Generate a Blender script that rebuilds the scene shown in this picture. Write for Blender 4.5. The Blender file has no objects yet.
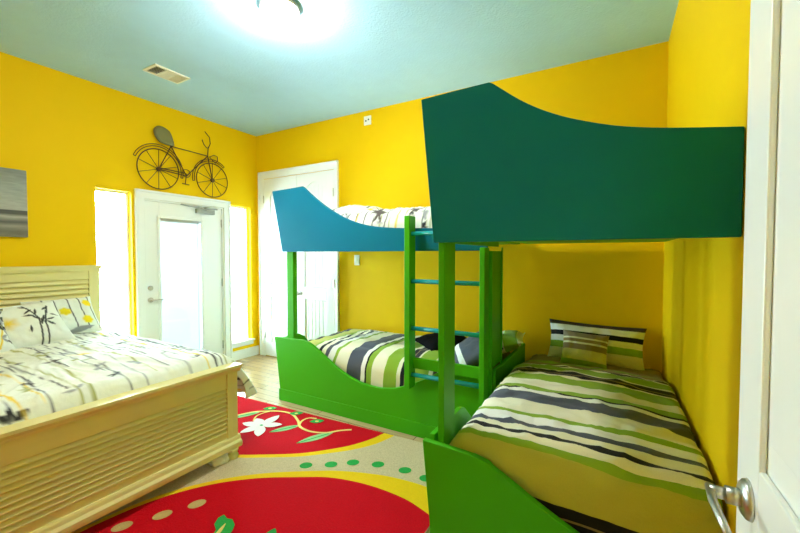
import bpy, math, random
import numpy as np
from mathutils import Vector, Matrix, noise
random.seed(7); np.random.seed(7)
COL = bpy.context.scene.collection
PI = math.pi

# ------------------------------------------------------------------ room measures (metres)
XL, XR, YB, YF, ZC = -4.35, 0.34, 3.585, -0.06, 3.05

# ------------------------------------------------------------------ materials
def node_mat(name):
    m = bpy.data.materials.new(name); m.use_nodes = True
    nt = m.node_tree; nt.nodes.clear()
    out = nt.nodes.new('ShaderNodeOutputMaterial')
    b = nt.nodes.new('ShaderNodeBsdfPrincipled')
    nt.links.new(b.outputs[0], out.inputs[0])
    return m, nt, b

def mixrgb(nt, fac, a, b, mode='MIX'):
    n = nt.nodes.new('ShaderNodeMix'); n.data_type = 'RGBA'; n.blend_type = mode
    for s, v in ((0, fac), (6, a), (7, b)):
        if hasattr(v, 'is_output'): nt.links.new(v, n.inputs[s])
        elif s == 0: n.inputs[s].default_value = v
        else: n.inputs[s].default_value = (*v, 1)
    return n.outputs[2]

def texco(nt, which='Object', scale=(1, 1, 1), rot=(0, 0, 0)):
    t = nt.nodes.new('ShaderNodeTexCoord'); mp = nt.nodes.new('ShaderNodeMapping')
    mp.inputs['Scale'].default_value = scale; mp.inputs['Rotation'].default_value = rot
    nt.links.new(t.outputs[which], mp.inputs[0]); return mp.outputs[0]

def noise_node(nt, vec, scale, detail=3):
    n = nt.nodes.new('ShaderNodeTexNoise'); n.inputs['Scale'].default_value = scale
    n.inputs['Detail'].default_value = detail
    if vec is not None: nt.links.new(vec, n.inputs['Vector'])
    return n

def bump(nt, b, h, strength, dist=0.01):
    n = nt.nodes.new('ShaderNodeBump'); n.inputs['Strength'].default_value = strength
    n.inputs['Distance'].default_value = dist
    nt.links.new(h, n.inputs['Height']); nt.links.new(n.outputs[0], b.inputs['Normal'])

def paint(name, c, rough=0.5, metal=0.0, var=0.04, nscale=8, bs=0.0, bscale=120, spec=None):
    m, nt, b = node_mat(name)
    v = texco(nt); n = noise_node(nt, v, nscale)
    c2 = tuple(max(0, x * (1 - var * 2)) for x in c)
    nt.links.new(mixrgb(nt, n.outputs['Fac'], c2, tuple(min(1, x * (1 + var)) for x in c)), b.inputs['Base Color'])
    b.inputs['Roughness'].default_value = rough; b.inputs['Metallic'].default_value = metal
    if spec is not None: b.inputs['Specular IOR Level'].default_value = spec
    if bs: bump(nt, b, noise_node(nt, v, bscale, 2).outputs['Fac'], bs, 0.004)
    return m

M = {}
M['yellow'] = paint('yellow_wall_paint', (0.84, 0.535, 0.001), 0.6, bs=0.25, bscale=90, var=0.015, spec=0.1)
M['ceiling'] = paint('aqua_ceiling_paint', (0.43, 0.70, 0.90), 0.8, bs=0.6, bscale=70, var=0.03, spec=0.2)
M['white'] = paint('white_trim_paint', (0.84, 0.87, 0.86), 0.35, var=0.01)
M['hallpaint'] = paint('yellow_hall_paint', (0.70, 0.50, 0.05), 0.6, var=0.02)
M['green'] = paint('green_bunk_paint', (0.055, 0.40, 0.006), 0.4, var=0.05, nscale=3, bs=0.05, bscale=60, spec=0.2)
M['teal'] = paint('teal_blue_bunk_paint', (0.001, 0.17, 0.285), 0.5, var=0.05, nscale=3, bs=0.05, bscale=60, spec=0.12)
M['rung'] = paint('teal_rung_paint', (0.01, 0.30, 0.33), 0.25, var=0.03)
M['cream'] = paint('cream_bed_paint', (0.74, 0.70, 0.40), 0.38, var=0.05, nscale=4)
M['bronze'] = paint('dark_bronze_metal', (0.10, 0.055, 0.02), 0.45, metal=0.6)
M['saddle'] = paint('grey_green_saddle', (0.19, 0.18, 0.07), 0.8, bs=0.3, bscale=200)
M['chrome'] = paint('satin_nickel', (0.55, 0.53, 0.48), 0.36, metal=1.0, var=0.01)
M['steel'] = paint('grey_steel', (0.35, 0.37, 0.36), 0.4, metal=0.7)
M['dark'] = paint('dark_gap', (0.02, 0.02, 0.02), 0.8)
M['plasticw'] = paint('white_plastic', (0.82, 0.82, 0.76), 0.4, var=0.01)
M['seal'] = paint('grey_threshold', (0.25, 0.25, 0.23), 0.5)
M['ventdark'] = paint('dark_duct', (0.06, 0.07, 0.06), 0.9)
M['mattress'] = paint('white_mattress_ticking', (0.75, 0.74, 0.68), 0.9, bs=0.3)
M['whitecloth'] = paint('white_crumpled_cloth', (0.85, 0.83, 0.82), 0.95, bs=0.5, bscale=60)
M['blackcloth'] = paint('black_pillow_cloth', (0.005, 0.005, 0.006), 0.95, bs=0.3, bscale=300, spec=0.05)


def emis(name, c, s):
    m = bpy.data.materials.new(name); m.use_nodes = True; nt = m.node_tree; nt.nodes.clear()
    o = nt.nodes.new('ShaderNodeOutputMaterial'); e = nt.nodes.new('ShaderNodeEmission')
    e.inputs[0].default_value = (*c, 1); e.inputs[1].default_value = s
    nt.links.new(e.outputs[0], o.inputs[0]); return m
LAMP = 195.0
M['lamp'] = emis('glowing_frosted_glass', (1.0, 0.98, 0.93), LAMP)
M['hallfill'] = emis('hall_fill_glow', (1.0, 0.93, 0.80), 0.6)  # weak warm glow for the added hall fill

def glass():
    m = bpy.data.materials.new('clear_window_glass'); m.use_nodes = True; nt = m.node_tree; nt.nodes.clear()
    o = nt.nodes.new('ShaderNodeOutputMaterial'); t = nt.nodes.new('ShaderNodeBsdfTransparent')
    g = nt.nodes.new('ShaderNodeBsdfGlossy'); g.inputs['Roughness'].default_value = 0.03
    f = nt.nodes.new('ShaderNodeFresnel'); f.inputs[0].default_value = 1.45
    mx = nt.nodes.new('ShaderNodeMixShader')
    t.inputs[0].default_value = (0.96, 0.98, 0.98, 1)
    nt.links.new(f.outputs[0], mx.inputs[0]); nt.links.new(t.outputs[0], mx.inputs[1]); nt.links.new(g.outputs[0], mx.inputs[2])
    nt.links.new(mx.outputs[0], o.inputs[0]); return m
M['glass'] = glass()

def blind_mat():
    m = bpy.data.materials.new('translucent_blind_slat'); m.use_nodes = True; nt = m.node_tree; nt.nodes.clear()
    o = nt.nodes.new('ShaderNodeOutputMaterial'); d = nt.nodes.new('ShaderNodeBsdfDiffuse'); t = nt.nodes.new('ShaderNodeBsdfTranslucent'); a = nt.nodes.new('ShaderNodeAddShader')
    d.inputs[0].default_value = (.78, .82, .84, 1); t.inputs[0].default_value = (.040, .040, .040, 1)
    nt.links.new(d.outputs[0], a.inputs[0]); nt.links.new(t.outputs[0], a.inputs[1]); nt.links.new(a.outputs[0], o.inputs[0]); return m
M['blind'] = blind_mat()
def wood_floor():
    m, nt, b = node_mat('light_wood_planks')
    v = texco(nt)
    br = nt.nodes.new('ShaderNodeTexBrick'); nt.links.new(v, br.inputs['Vector'])
    br.inputs['Color1'].default_value = (0.50, 0.37, 0.20, 1); br.inputs['Color2'].default_value = (0.60, 0.46, 0.27, 1)
    br.inputs['Mortar'].default_value = (0.13, 0.08, 0.04, 1)
    br.inputs['Scale'].default_value = 1.0; br.inputs['Mortar Size'].default_value = 0.003
    br.inputs['Brick Width'].default_value = 0.95; br.inputs['Row Height'].default_value = 0.095; br.offset = 0.37
    g = noise_node(nt, texco(nt, scale=(2, 26, 2)), 3, 5)
    c = mixrgb(nt, g.outputs['Fac'], (0.62, 0.55, 0.45), (1.15, 1.12, 1.05))
    nt.links.new(mixrgb(nt, 1.0, br.outputs['Color'], c, 'MULTIPLY'), b.inputs['Base Color'])
    b.inputs['Roughness'].default_value = 0.22
    bump(nt, b, g.outputs['Fac'], 0.08); return m
M['floor'] = wood_floor()

def cream_wood():
    m, nt, b = node_mat('brushed_cream_wood')
    g = noise_node(nt, texco(nt, scale=(2, 2, 14)), 3, 3)
    nt.links.new(mixrgb(nt, g.outputs['Fac'], (0.73, 0.67, 0.31), (0.77, 0.71, 0.34)), b.inputs['Base Color'])
    b.inputs['Roughness'].default_value = 0.36; return m
M['creamwood'] = cream_wood()

def rugmat(name, c, var=0.25):
    m, nt, b = node_mat(name)
    v = texco(nt); n = noise_node(nt, v, 140, 2); n2 = noise_node(nt, v, 6, 3)
    a = mixrgb(nt, n.outputs['Fac'], tuple(x * (1 - var) for x in c), tuple(min(1, x * (1 + var)) for x in c))
    nt.links.new(mixrgb(nt, 0.25, a, mixrgb(nt, n2.outputs['Fac'], tuple(x * .7 for x in c), c)), b.inputs['Base Color'])
    b.inputs['Roughness'].default_value = 0.95; b.inputs['Specular IOR Level'].default_value = 0.1
    bump(nt, b, n.outputs['Fac'], 0.9, 0.006); return m
RUG = [rugmat('rug_beige_pile', (0.60, 0.49, 0.31), .4), rugmat('rug_red_pile', (0.56, 0.002, 0.010), .2),
       rugmat('rug_yellow_pile', (0.85, 0.56, 0.01), .15), rugmat('rug_green_pile', (0.03, 0.36, 0.07), .2),
       rugmat('rug_white_pile', (0.82, 0.78, 0.68), .1), rugmat('rug_pale_green_pile', (0.30, 0.56, 0.24), .15),
       rugmat('rug_cream_yellow_pile', (0.86, 0.66, 0.20), .1), rugmat('rug_tan_pile', (0.55, 0.40, 0.15), .15)]

GRN, CRM, GRY, BLK, WHT, TAN, BRN = (0.25, 0.42, 0.03), (0.82, 0.80, 0.62), (0.075, 0.085, 0.12), (0.008, 0.008, 0.012), (0.85, 0.86, 0.83), (0.28, 0.21, 0.09), (0.06, 0.04, 0.03)
DUVET = [(0, BLK), (.03, TAN), (.042, BLK), (.082, (.46, .45, .075)), (.25, GRN), (.292, CRM), (.336, BLK), (.372, CRM), (.428, GRY), (.469, WHT),
         (.537, GRN), (.574, CRM), (.70, GRY), (.843, WHT), (.888, BLK), (.905, GRN), (.955, CRM), (1.075, GRN), (1.195, CRM),
         (1.23, BLK), (1.265, TAN), (1.275, BLK), (1.33, CRM), (1.345, GRN), (1.475, CRM), (1.51, BRN), (1.545, CRM), (1.57, TAN), (1.68, GRN), (1.77, TAN)]
def stripes(name, stops, length, warp=0.012, ws=6, rot=0):
    m, nt, b = node_mat(name)
    v = texco(nt, 'UV')
    n = noise_node(nt, v, ws, 2)
    sp = nt.nodes.new('ShaderNodeSeparateXYZ'); nt.links.new(v, sp.inputs[0])
    def mth(op, a, c):
        x = nt.nodes.new('ShaderNodeMath'); x.operation = op
        for i, q in ((0, a), (1, c)):
            if hasattr(q, 'is_output'): nt.links.new(q, x.inputs[i])
            else: x.inputs[i].default_value = q
        return x.outputs[0]
    u = mth('ADD', sp.outputs[0], mth('MULTIPLY', mth('SUBTRACT', n.outputs['Fac'], 0.5), warp * 2))
    u = mth('DIVIDE', u, length)
    r = nt.nodes.new('ShaderNodeValToRGB'); cr = r.color_ramp; cr.interpolation = 'CONSTANT'
    nt.links.new(u, r.inputs[0])
    while len(cr.elements) > 1: cr.elements.remove(cr.elements[-1])
    cr.elements[0].position = 0; cr.elements[0].color = (*stops[0][1], 1)
    for p, c in stops[1:]:
        e = cr.elements.new(p / length); e.color = (*c, 1)
    fine = noise_node(nt, v, 260, 1)
    nt.links.new(mixrgb(nt, 0.25, r.outputs[0], mixrgb(nt, fine.outputs['Fac'], (0.55, 0.55, 0.55), (1.2, 1.2, 1.2)), 'MULTIPLY'), b.inputs['Base Color'])
    b.inputs['Roughness'].default_value = 0.85; b.inputs['Specular IOR Level'].default_value = 0.2
    b.inputs['Sheen Weight'].default_value = 0.1
    bump(nt, b, noise_node(nt, v, 9, 4).outputs['Fac'], 0.35, 0.03)
    return m
M['duvet'] = stripes('striped_duvet_cotton', DUVET, 2.2)
M['sham'] = stripes('striped_sham_cotton', [(0, CRM), (.09, GRN), (.145, WHT), (.195, BLK), (.235, WHT), (.29, BRN)], 0.42, 0.006)
M['cushion'] = stripes('striped_cushion_cotton', [(0, GRN), (.05, (.62, .58, .2)), (.13, TAN), (.175, CRM), (.19, TAN), (.215, CRM), (.23, (0.30, 0.25, 0.18))], 0.42, 0.004)
M['greypil'] = stripes('navy_striped_pillow_cotton', [(0, GRY), (.05, WHT), (.10, GRY), (.30, WHT), (.36, GRY)], 0.7, 0.006)
M['greenpil'] = stripes('green_striped_pillow_cotton', [(0, BLK), (.05, WHT), (.10, CRM), (.2, GRN), (.27, GRN), (.31, CRM)], 0.5, 0.006)

def attr_mat(name):
    m, nt, b = node_mat(name)
    a = nt.nodes.new('ShaderNodeAttribute'); a.attribute_name = 'print'
    v = texco(nt); fine = noise_node(nt, v, 300, 1)
    nt.links.new(mixrgb(nt, 0.2, a.outputs[0], mixrgb(nt, fine.outputs['Fac'], (.7, .7, .7), (1.1, 1.1, 1.1)), 'MULTIPLY'), b.inputs['Base Color'])
    b.inputs['Roughness'].default_value = 0.85; b.inputs['Specular IOR Level'].default_value = 0.15
    bump(nt, b, noise_node(nt, v, 11, 4).outputs['Fac'], 0.3, 0.03)
    return m
M['floral'] = attr_mat('floral_print_cotton')

# ------------------------------------------------------------------ mesh helpers
class MB:
    def __init__(s): s.v = []; s.f = []; s.m = []
    def add(s, vs, fs, mi=0):
        n = len(s.v); s.v += [tuple(p) for p in vs]; s.f += [tuple(n + i for i in f) for f in fs]; s.m += [mi] * len(fs); return s
    def box(s, x0, x1, y0, y1, z0, z1, mi=0):
        vs = [(x, y, z) for x in (x0, x1) for y in (y0, y1) for z in (z0, z1)]
        return s.add(vs, [(0, 1, 3, 2), (4, 6, 7, 5), (0, 4, 5, 1), (2, 3, 7, 6), (0, 2, 6, 4), (1, 5, 7, 3)], mi)
    def prism(s, pts, a0, a1, axis='Y', mi=0):
        """pts polygon in the two other axes, extruded along axis from a0 to a1"""
        n = len(pts)
        def P(p, a): return {'X': (a, p[0], p[1]), 'Y': (p[0], a, p[1]), 'Z': (p[0], p[1], a)}[axis]
        vs = [P(p, a0) for p in pts] + [P(p, a1) for p in pts]
        fs = [tuple(range(n))[::-1], tuple(range(n, 2 * n))] + [(i, (i + 1) % n, n + (i + 1) % n, n + i) for i in range(n)]
        return s.add(vs, fs, mi)
    def tube(s, pts, r, seg=8, closed=False, mi=0):
        pts = [Vector(p) for p in pts]; n = len(pts); rings = []; prev = None
        for i, p in enumerate(pts):
            if closed: t = (pts[(i + 1) % n] - pts[i - 1]).normalized()
            else: t = (pts[min(i + 1, n - 1)] - pts[max(i - 1, 0)]).normalized()
            if prev is None: a = t.orthogonal().normalized()
            else: a = (prev - t * prev.dot(t)).normalized()
            prev = a; b = t.cross(a); rr = r[i] if isinstance(r, (list, tuple)) else r
            rings.append([p + (a * math.cos(k * 2 * PI / seg) + b * math.sin(k * 2 * PI / seg)) * rr for k in range(seg)])
        vs = [q for ring in rings for q in ring]; fs = []
        for i in range(n if closed else n - 1):
            j = (i + 1) % n
            for k in range(seg): fs.append((i * seg + k, i * seg + (k + 1) % seg, j * seg + (k + 1) % seg, j * seg + k))
        if not closed: fs += [tuple(range(seg))[::-1], tuple((n - 1) * seg + k for k in range(seg))]
        return s.add(vs, fs, mi)
    def lathe(s, prof, c=(0, 0, 0), axis='Z', seg=32, mi=0):
        vs = []; fs = []; n = len(prof)
        for i, (r, h) in enumerate(prof):
            for k in range(seg):
                a = 2 * PI * k / seg; p = (r * math.cos(a), r * math.sin(a), h)
                if axis == 'X': p = (h, p[0], p[1])
                if axis == 'Y': p = (p[0], h, p[1])
                vs.append((p[0] + c[0], p[1] + c[1], p[2] + c[2]))
        for i in range(n - 1):
            for k in range(seg): fs.append((i * seg + k, i * seg + (k + 1) % seg, (i + 1) * seg + (k + 1) % seg, (i + 1) * seg + k))
        fs += [tuple(range(seg))[::-1], tuple((n - 1) * seg + k for k in range(seg))]
        return s.add(vs, fs, mi)
    def build(s, name, mats, parent=None, smooth=False, bevel=0):
        me = bpy.data.meshes.new(name); me.from_pydata(s.v, [], s.f)
        mats = mats if isinstance(mats, list) else [mats]
        for m in mats: me.materials.append(M[m] if isinstance(m, str) else m)
        for p, mi in zip(me.polygons, s.m): p.material_index = mi
        import bmesh
        bm = bmesh.new(); bm.from_mesh(me); bmesh.ops.recalc_face_normals(bm, faces=bm.faces); bm.to_mesh(me); bm.free()
        if smooth: me.shade_smooth()
        o = bpy.data.objects.new(name, me); COL.objects.link(o)
        if parent is not None: o.parent = parent; o.location = -parent_world(parent)
        if bevel:
            b = o.modifiers.new('edge', 'BEVEL'); b.width = bevel; b.segments = 2; b.limit_method = 'ANGLE'; b.angle_limit = math.radians(40)
            b.harden_normals = False
        return o
def parent_world(p):
    w = Vector((0, 0, 0))
    while p is not None: w += Vector(p.location); p = p.parent
    return w
def empty(name, loc):
    o = bpy.data.objects.new(name, None); COL.objects.link(o); o.location = loc; o.empty_display_size = 0.1; return o
def tag(o, label, cat, group=None):
    o['label'] = label; o['category'] = cat
    if group: o['group'] = group
    return o
def struct(o): o['kind'] = 'structure'; return o

# ------------------------------------------------------------------ room shell
struct(MB().box(XL - .3, XR + .5, YF - 1.9, YB + .2, -.12, 0).build('floor', 'floor'))
struct(MB().box(XL - .3, XR + .5, YF - 1.9, YB + .2, ZC, ZC + .12).build('ceiling', 'ceiling'))
def wall_x(name, x0, x1, y0, y1, holes, mat):
    """wall slab between x0,x1 with holes (ya,yb,za,zb)"""
    mb = MB(); y = y0
    for (a, b, za, zb) in sorted(holes):
        mb.box(x0, x1, y, a, 0, ZC)
        if za > 0: mb.box(x0, x1, a, b, 0, za)
        mb.box(x0, x1, a, b, zb, ZC); y = b
    mb.box(x0, x1, y, y1, 0, ZC)
    return struct(mb.build(name, mat))
W1 = (1.70, 2.01, .24, 2.05); W2 = (3.12, 3.475, .22, 2.05); D1 = (2.12, 3.06, 0, 2.0)
wall_x('wall_left', XL - .15, XL, YF - .12, YB, [W1, W2, D1], 'yellow')
struct(MB().box(XL - .15, XR + .15, YB, YB + .15, 0, ZC).build('wall_back', 'yellow'))
struct(MB().box(XR, XR + .15, YF - .12, YB, 0, ZC).build('wall_right', 'yellow'))
fw = MB()
fw.box(XL, -.66, YF - .12, YF, 0, ZC); fw.box(.215, XR, YF - .12, YF, 0, ZC); fw.box(-.66, .215, YF - .12, YF, 2.45, ZC)
struct(fw.build('wall_front', 'yellow'))
struct(MB().box(-1.5, -1.4, -1.78, YF - .12, 0, ZC).build('wall_hall_left', 'hallpaint'))  # unseen hall walls, added to keep sky light out of the doorway
struct(MB().box(.62, .72, -1.78, YF - .12, 0, ZC).build('wall_hall_right', 'hallpaint'))
struct(MB().box(-1.5, .72, -1.88, -1.78, 0, ZC).build('wall_hall_end', 'hallpaint'))

def baseboard(name, x0, x1, y0, y1):
    mb = MB().box(x0, x1, y0, y1, 0, .105)
    dx, dy = (x1 - x0), (y1 - y0)
    if dx < dy:
        inner = x0 if abs(x0 - XL) < .01 else x1
        mb.box(min(inner, inner + (dx * .6 if inner == x0 else -dx * .6)), max(inner, inner + (dx * .6 if inner == x0 else -dx * .6)), y0, y1, .105, .125)
    else: mb.box(x0, x1, y1 - dy * .6, y1, .105, .125)
    struct(mb.build(name, 'white', bevel=.003))
baseboard('baseboard_left', XL, XL + .016, 3.15, YB)
baseboard('baseboard_left_near', XL, XL + .016, YF, 2.04)
baseboard('baseboard_back', -2.91, XR, YB - .016, YB)
baseboard('baseboard_right', XR - .016, XR, YF, YB - .016)

# side windows: slim frame, glass, sill
def side_window(name, y0, y1, z0, z1, sill=True):
    mb = MB(); x0, x1 = XL - .105, XL - .07; t = .02
    mb.box(x0, x1, y0, y0 + t, z0, z1); mb.box(x0, x1, y1 - t, y1, z0, z1)
    mb.box(x0, x1, y0 + t, y1 - t, z0, z0 + t); mb.box(x0, x1, y0 + t, y1 - t, z1 - t, z1)
    w = struct(mb.build(name, 'white', bevel=.003))
    MB().box(x0 + .012, x0 + .018, y0 + t, y1 - t, z0 + t, z1 - t).build('window_pane', 'glass', w)
    if sill:
        s = MB().box(XL - .07, XL, y0, y1, z0, z0 + .022); s.box(XL, XL + .03, y0 - .02 if y0 > 3.15 else y0, y1 + .03, z0, z0 + .022)
        s.box(XL, XL + .012, y0 + .005, y1 + .02, z0 - .05, z0 - .001)
        s.build('window_sill', 'white', w, bevel=.003)
side_window('window_1', *W1)
side_window('window_2', *W2)

# glazed exterior door
d1 = struct(empty('door_1', (XL, 2.59, 0)))
c = MB(); y0, y1 = 2.04, 3.145; cx0, cx1 = XL, XL + .022
c.box(cx0, cx1, y0, y0 + .085, 0, 2.0); c.box(cx0, cx1, y1 - .085, y1, 0, 2.0); c.box(cx0, cx1, y0, y1, 2.0, 2.085)
c.box(cx0, cx1 + .012, y0 - .005, y0 + .02, 0, 2.09); c.box(cx0, cx1 + .012, y1 - .02, y1 + .002, 0, 2.09); c.box(cx0, cx1 + .012, y0, y1, 2.068, 2.092)
c.build('casing', 'white', d1, bevel=.003)
j = MB(); j.box(XL - .15, XL, 2.12, 2.135, 0, 2.0); j.box(XL - .15, XL, 3.045, 3.06, 0, 2.0); j.box(XL - .15, XL, 2.135, 3.045, 1.985, 2.0)
j.build('jamb', 'white', d1)
lf = MB(); a, b_ = 2.14, 3.04; lx0, lx1 = XL - .065, XL - .02
a, b_ = 2.136, 3.044; lf.box(lx0, lx1, a, 2.29, .016, 1.984); lf.box(lx0, lx1, 2.775, b_, .016, 1.984); lf.box(lx0, lx1, 2.29, 2.775, .016, .20); lf.box(lx0, lx1, 2.29, 2.775, 1.81, 1.984)
leaf = lf.build('door_leaf', 'white', d1, bevel=.003)
fr = MB(); gx0, gx1 = lx1, lx1 + .014
for (p, q, r_, s_) in ((2.265, 2.295, .17, 1.835), (2.77, 2.80, .17, 1.835)): fr.box(gx0, gx1, p, q, r_, s_)
fr.box(gx0, gx1, 2.295, 2.77, .17, .20); fr.box(gx0, gx1, 2.295, 2.77, 1.805, 1.835)
fr.build('glazing_frame', 'white', leaf, bevel=.003)
MB().box(lx0 + .004, lx0 + .008, 2.29, 2.775, .20, 1.81).build('window_pane', 'glass', leaf)
MB().box(lx1 - .008, lx1 - .004, 2.29, 2.775, .20, 1.81).build('window_pane', 'glass', leaf)
bl = MB(); z = .215
while z < 1.79:
    bl.prism([(lx0 + .018, z + .0215), (lx0 + .026, z), (lx0 + .0268, z + .0003), (lx0 + .0188, z + .0218)], 2.293, 2.773, 'Y'); z += .021
bl.box(lx0 + .012, lx0 + .032, 2.295, 2.77, 1.775, 1.805)
bl.build('blind', 'blind', leaf)
ct = MB(); ct.tube([(lx1 - .012, 2.735, .22), (lx1 - .012, 2.735, 1.79)], .002, 6); ct.build('blind_cord', 'steel', leaf)
h = MB(); h.lathe([(.028, lx1), (.028, lx1 + .008), (.024, lx1 + .012)], (0, 2.185, .91), 'X', 20)
h.tube([(lx1 + .01, 2.185, .91), (lx1 + .045, 2.185, .91)], .009, 10); h.tube([(lx1 + .045, 2.178, .91), (lx1 + .047, 2.25, .912), (lx1 + .043, 2.30, .908)], [.009, .008, .006], 10)
h.build('lever_handle', 'chrome', leaf, smooth=True)
h = MB(); h.lathe([(.026, lx1), (.026, lx1 + .012), (.012, lx1 + .02)], (0, 2.185, 1.04), 'X', 20); h.build('deadbolt', 'chrome', leaf, smooth=True)
cl = MB(); cl.box(lx1, lx1 + .045, 2.70, 2.93, 1.90, 1.955); cl.tube([(lx1 + .05, 2.82, 1.945), (lx1 + .06, 2.66, 1.965), (lx1 + .01, 2.52, 1.99)], .009, 8)
cl.tube([(lx1 + .05, 2.80, 1.96), (lx1 + .05, 2.96, 1.965)], .008, 8); cl.lathe([(.02, 1.94), (.02, 1.972)], (lx1 + .03, 2.82, 0), 'Z', 16)
cl.build('door_closer', 'steel', leaf, bevel=.004)
hg = MB()
for z in (.25, 1.05, 1.8): hg.tube([(lx1 + .006, 3.043, z - .05), (lx1 + .006, 3.043, z + .05)], .007, 8)
hg.build('hinge', 'steel', leaf)
MB().box(XL - .15, XL + .01, 2.135, 3.045, 0, .015).build('threshold', 'seal', d1)

# closet double door on the back wall
d2 = struct(empty('door_2', (-3.61, YB, 0))); CS = .018
c = MB(); x0, x1, zt = -4.305 + CS, -2.915 + CS, 2.53; y = YB
c.box(x0, x0 + .09, y - .02, y, 0, 2.44); c.box(x1 - .06, x1, y - .02, y, 0, 2.44); c.box(x0, x1, y - .02, y, 2.44, zt)
c.box(x0 - .003, x0 + .02, y - .032, y, 0, zt + .005); c.box(x1 - .02, x1 + .003, y - .032, y, 0, zt + .005); c.box(x0, x1, y - .032, y, zt - .02, zt + .005)
c.build('casing', 'white', d2, bevel=.003)
def panel_leaf(x0, x1, knobx, hingex):
    mb = MB(); yb, ym, yf = YB, YB - .004, YB - .018
    mb.box(x0, x1, ym, yb, .012, 2.432)
    s = .125; px0, px1 = x0 + s, x1 - s
    mb.box(x0, px0, yf, ym, .012, 2.432); mb.box(px1, x1, yf, ym, .012, 2.432)
    mb.box(px0, px1, yf, ym, .012, .20); mb.box(px0, px1, yf, ym, .84, .99)
    pts = [(px0, 2.432), (px0, 2.19)] + [(px0 + (px1 - px0) * t, 2.19 + .13 * math.sin(PI * t) ** .8) for t in [k / 16 for k in range(1, 16)]] + [(px1, 2.19), (px1, 2.432)]
    # arch as strips so that every face is convex
    for k in range(1, len(pts) - 2):
        p, q = pts[k], pts[k + 1]; mb.prism([p, q, (q[0], 2.432), (p[0], 2.432)], yf, ym, 'Y')
    n = 6; w = (px1 - px0) / n
    for i in range(n):
        zt_ = 2.30 - .10 * abs((i + .5) / n * 2 - 1) ** 2
        mb.box(px0 + i * w + .005, px0 + (i + 1) * w - .005, ym - .004, ym, .215, .825); mb.box(px0 + i * w + .005, px0 + (i + 1) * w - .005, ym - .004, ym, 1.005, zt_ - .02)
    lf = mb.build('door_leaf', 'white', d2, bevel=.0025)
    k = MB(); k.lathe([(.026, yf), (.026, yf - .006), (.01, yf - .012), (.01, yf - .03), (.026, yf - .04), (.03, yf - .052), (.022, yf - .064), (.004, yf - .068)], (knobx, 0, .905), 'Y', 20)
    k.build('knob', 'chrome', lf, smooth=True)
    for z in (.30, 1.05, 2.16):
        MB().tube([(hingex, yf - .004, z - .05), (hingex, yf - .004, z + .05)], .007, 8).build('hinge', 'chrome', lf)
panel_leaf(-4.213 + CS, -3.597 + CS, -3.65 + CS, -4.208 + CS)
panel_leaf(-3.591 + CS, -2.977 + CS, -3.535 + CS, -2.982 + CS)

# open panelled entry door beside the camera, folded back along the right wall
d3 = struct(empty('door_3', (.215, -.0, 0)))
mb = MB(); xf, xr = .20, .236; y0, y1 = .015, .885; mb.box(xf + .010, xr - .010, y0, y1, .012, 2.43)
st = .112
for (xa, xb) in ((xf, xf + .010), (xr - .010, xr)):
    mb.box(xa, xb, y0, y0 + st, .012, 2.43); mb.box(xa, xb, y1 - st, y1, .012, 2.43)
    for (za, zb) in ((.012, .22), (.90, 1.065), (2.28, 2.43)): mb.box(xa, xb, y0 + st, y1 - st, za, zb)
for (za, zb) in ((.27, .85), (1.14, 2.23)):
    mb.box(xf + .003, xf + .010, y0 + st + .035, y1 - st - .035, za - .02, zb + .02)
lf = mb.build('door_leaf', 'white', d3, bevel=.003)
h = MB(); h.lathe([(.001, xf - .012), (.024, xf - .011), (.031, xf - .006), (.033, xf), ], (0, .815, .995), 'X', 28)
h.tube([(xf - .006, .815, .995), (xf - .03, .815, .995)], .014, 16); h.tube([(xf - .028, .815, .995), (xf - .052, .815, .996)], .010, 16)
h.tube([(xf - .050, .826, .998), (xf - .053, .78, .997), (xf - .050, .74, .992), (xf - .046, .70, .985)], [.006, .0065, .006, .005], 12)
h.build('lever_handle', 'chrome', lf, smooth=True)
tr = MB(); tr.box(-.745, -.66, YF, YF + .018, 0, 2.45); tr.box(.215, .30, YF, YF + .018, 0, 2.45); tr.box(-.745, .30, YF, YF + .018, 2.45, 2.535)
struct(tr.build('trim_1', 'white', bevel=.003))

# ------------------------------------------------------------------ ceiling lamp, vent, wall plates
lx, ly = -1.95, 1.81
lamp = empty('ceiling_light', (lx, ly, ZC)); tag(lamp, 'round flush ceiling light with glowing frosted dome and metal rim', 'ceiling light')
MB().lathe([(.122, ZC), (.130, ZC - .012), (.130, ZC - .03), (.120, ZC - .036), (.117, ZC - .02), (.02, ZC - .015)], (lx, ly, 0), seg=40).build('rim', 'chrome', lamp, smooth=True)
prof = [(.116 * math.cos(t), ZC - .034 - .090 * math.sin(t)) for t in [k * PI / 2 / 12 for k in range(12)]] + [(.004, ZC - .124)]
MB().lathe(prof, (lx, ly, 0), seg=40).build('glass_dome', 'lamp', lamp, smooth=True)
MB().lathe([(.010, ZC - .124), (.012, ZC - .129), (.007, ZC - .135), (.008, ZC - .141), (.002, ZC - .147)], (lx, ly, 0), seg=16).build('finial', 'chrome', lamp, smooth=True)
hl = empty('hall_fill_light', (-.45, -.95, ZC)); tag(hl, 'added unseen fill light on the ceiling of the hall behind the doorway', 'ceiling light')  # unseen lamp added as fill for faces turned from the windows
MB().lathe([(.17, ZC), (.17, ZC - .03), (.155, ZC - .035)], (-.45, -.95, 0), seg=32).build('rim', 'chrome', hl)
MB().lathe([(x * 1.3, z) for x, z in prof], (-.45, -.95, 0), seg=32).build('glass_dome', 'hallfill', hl, smooth=True)

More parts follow.
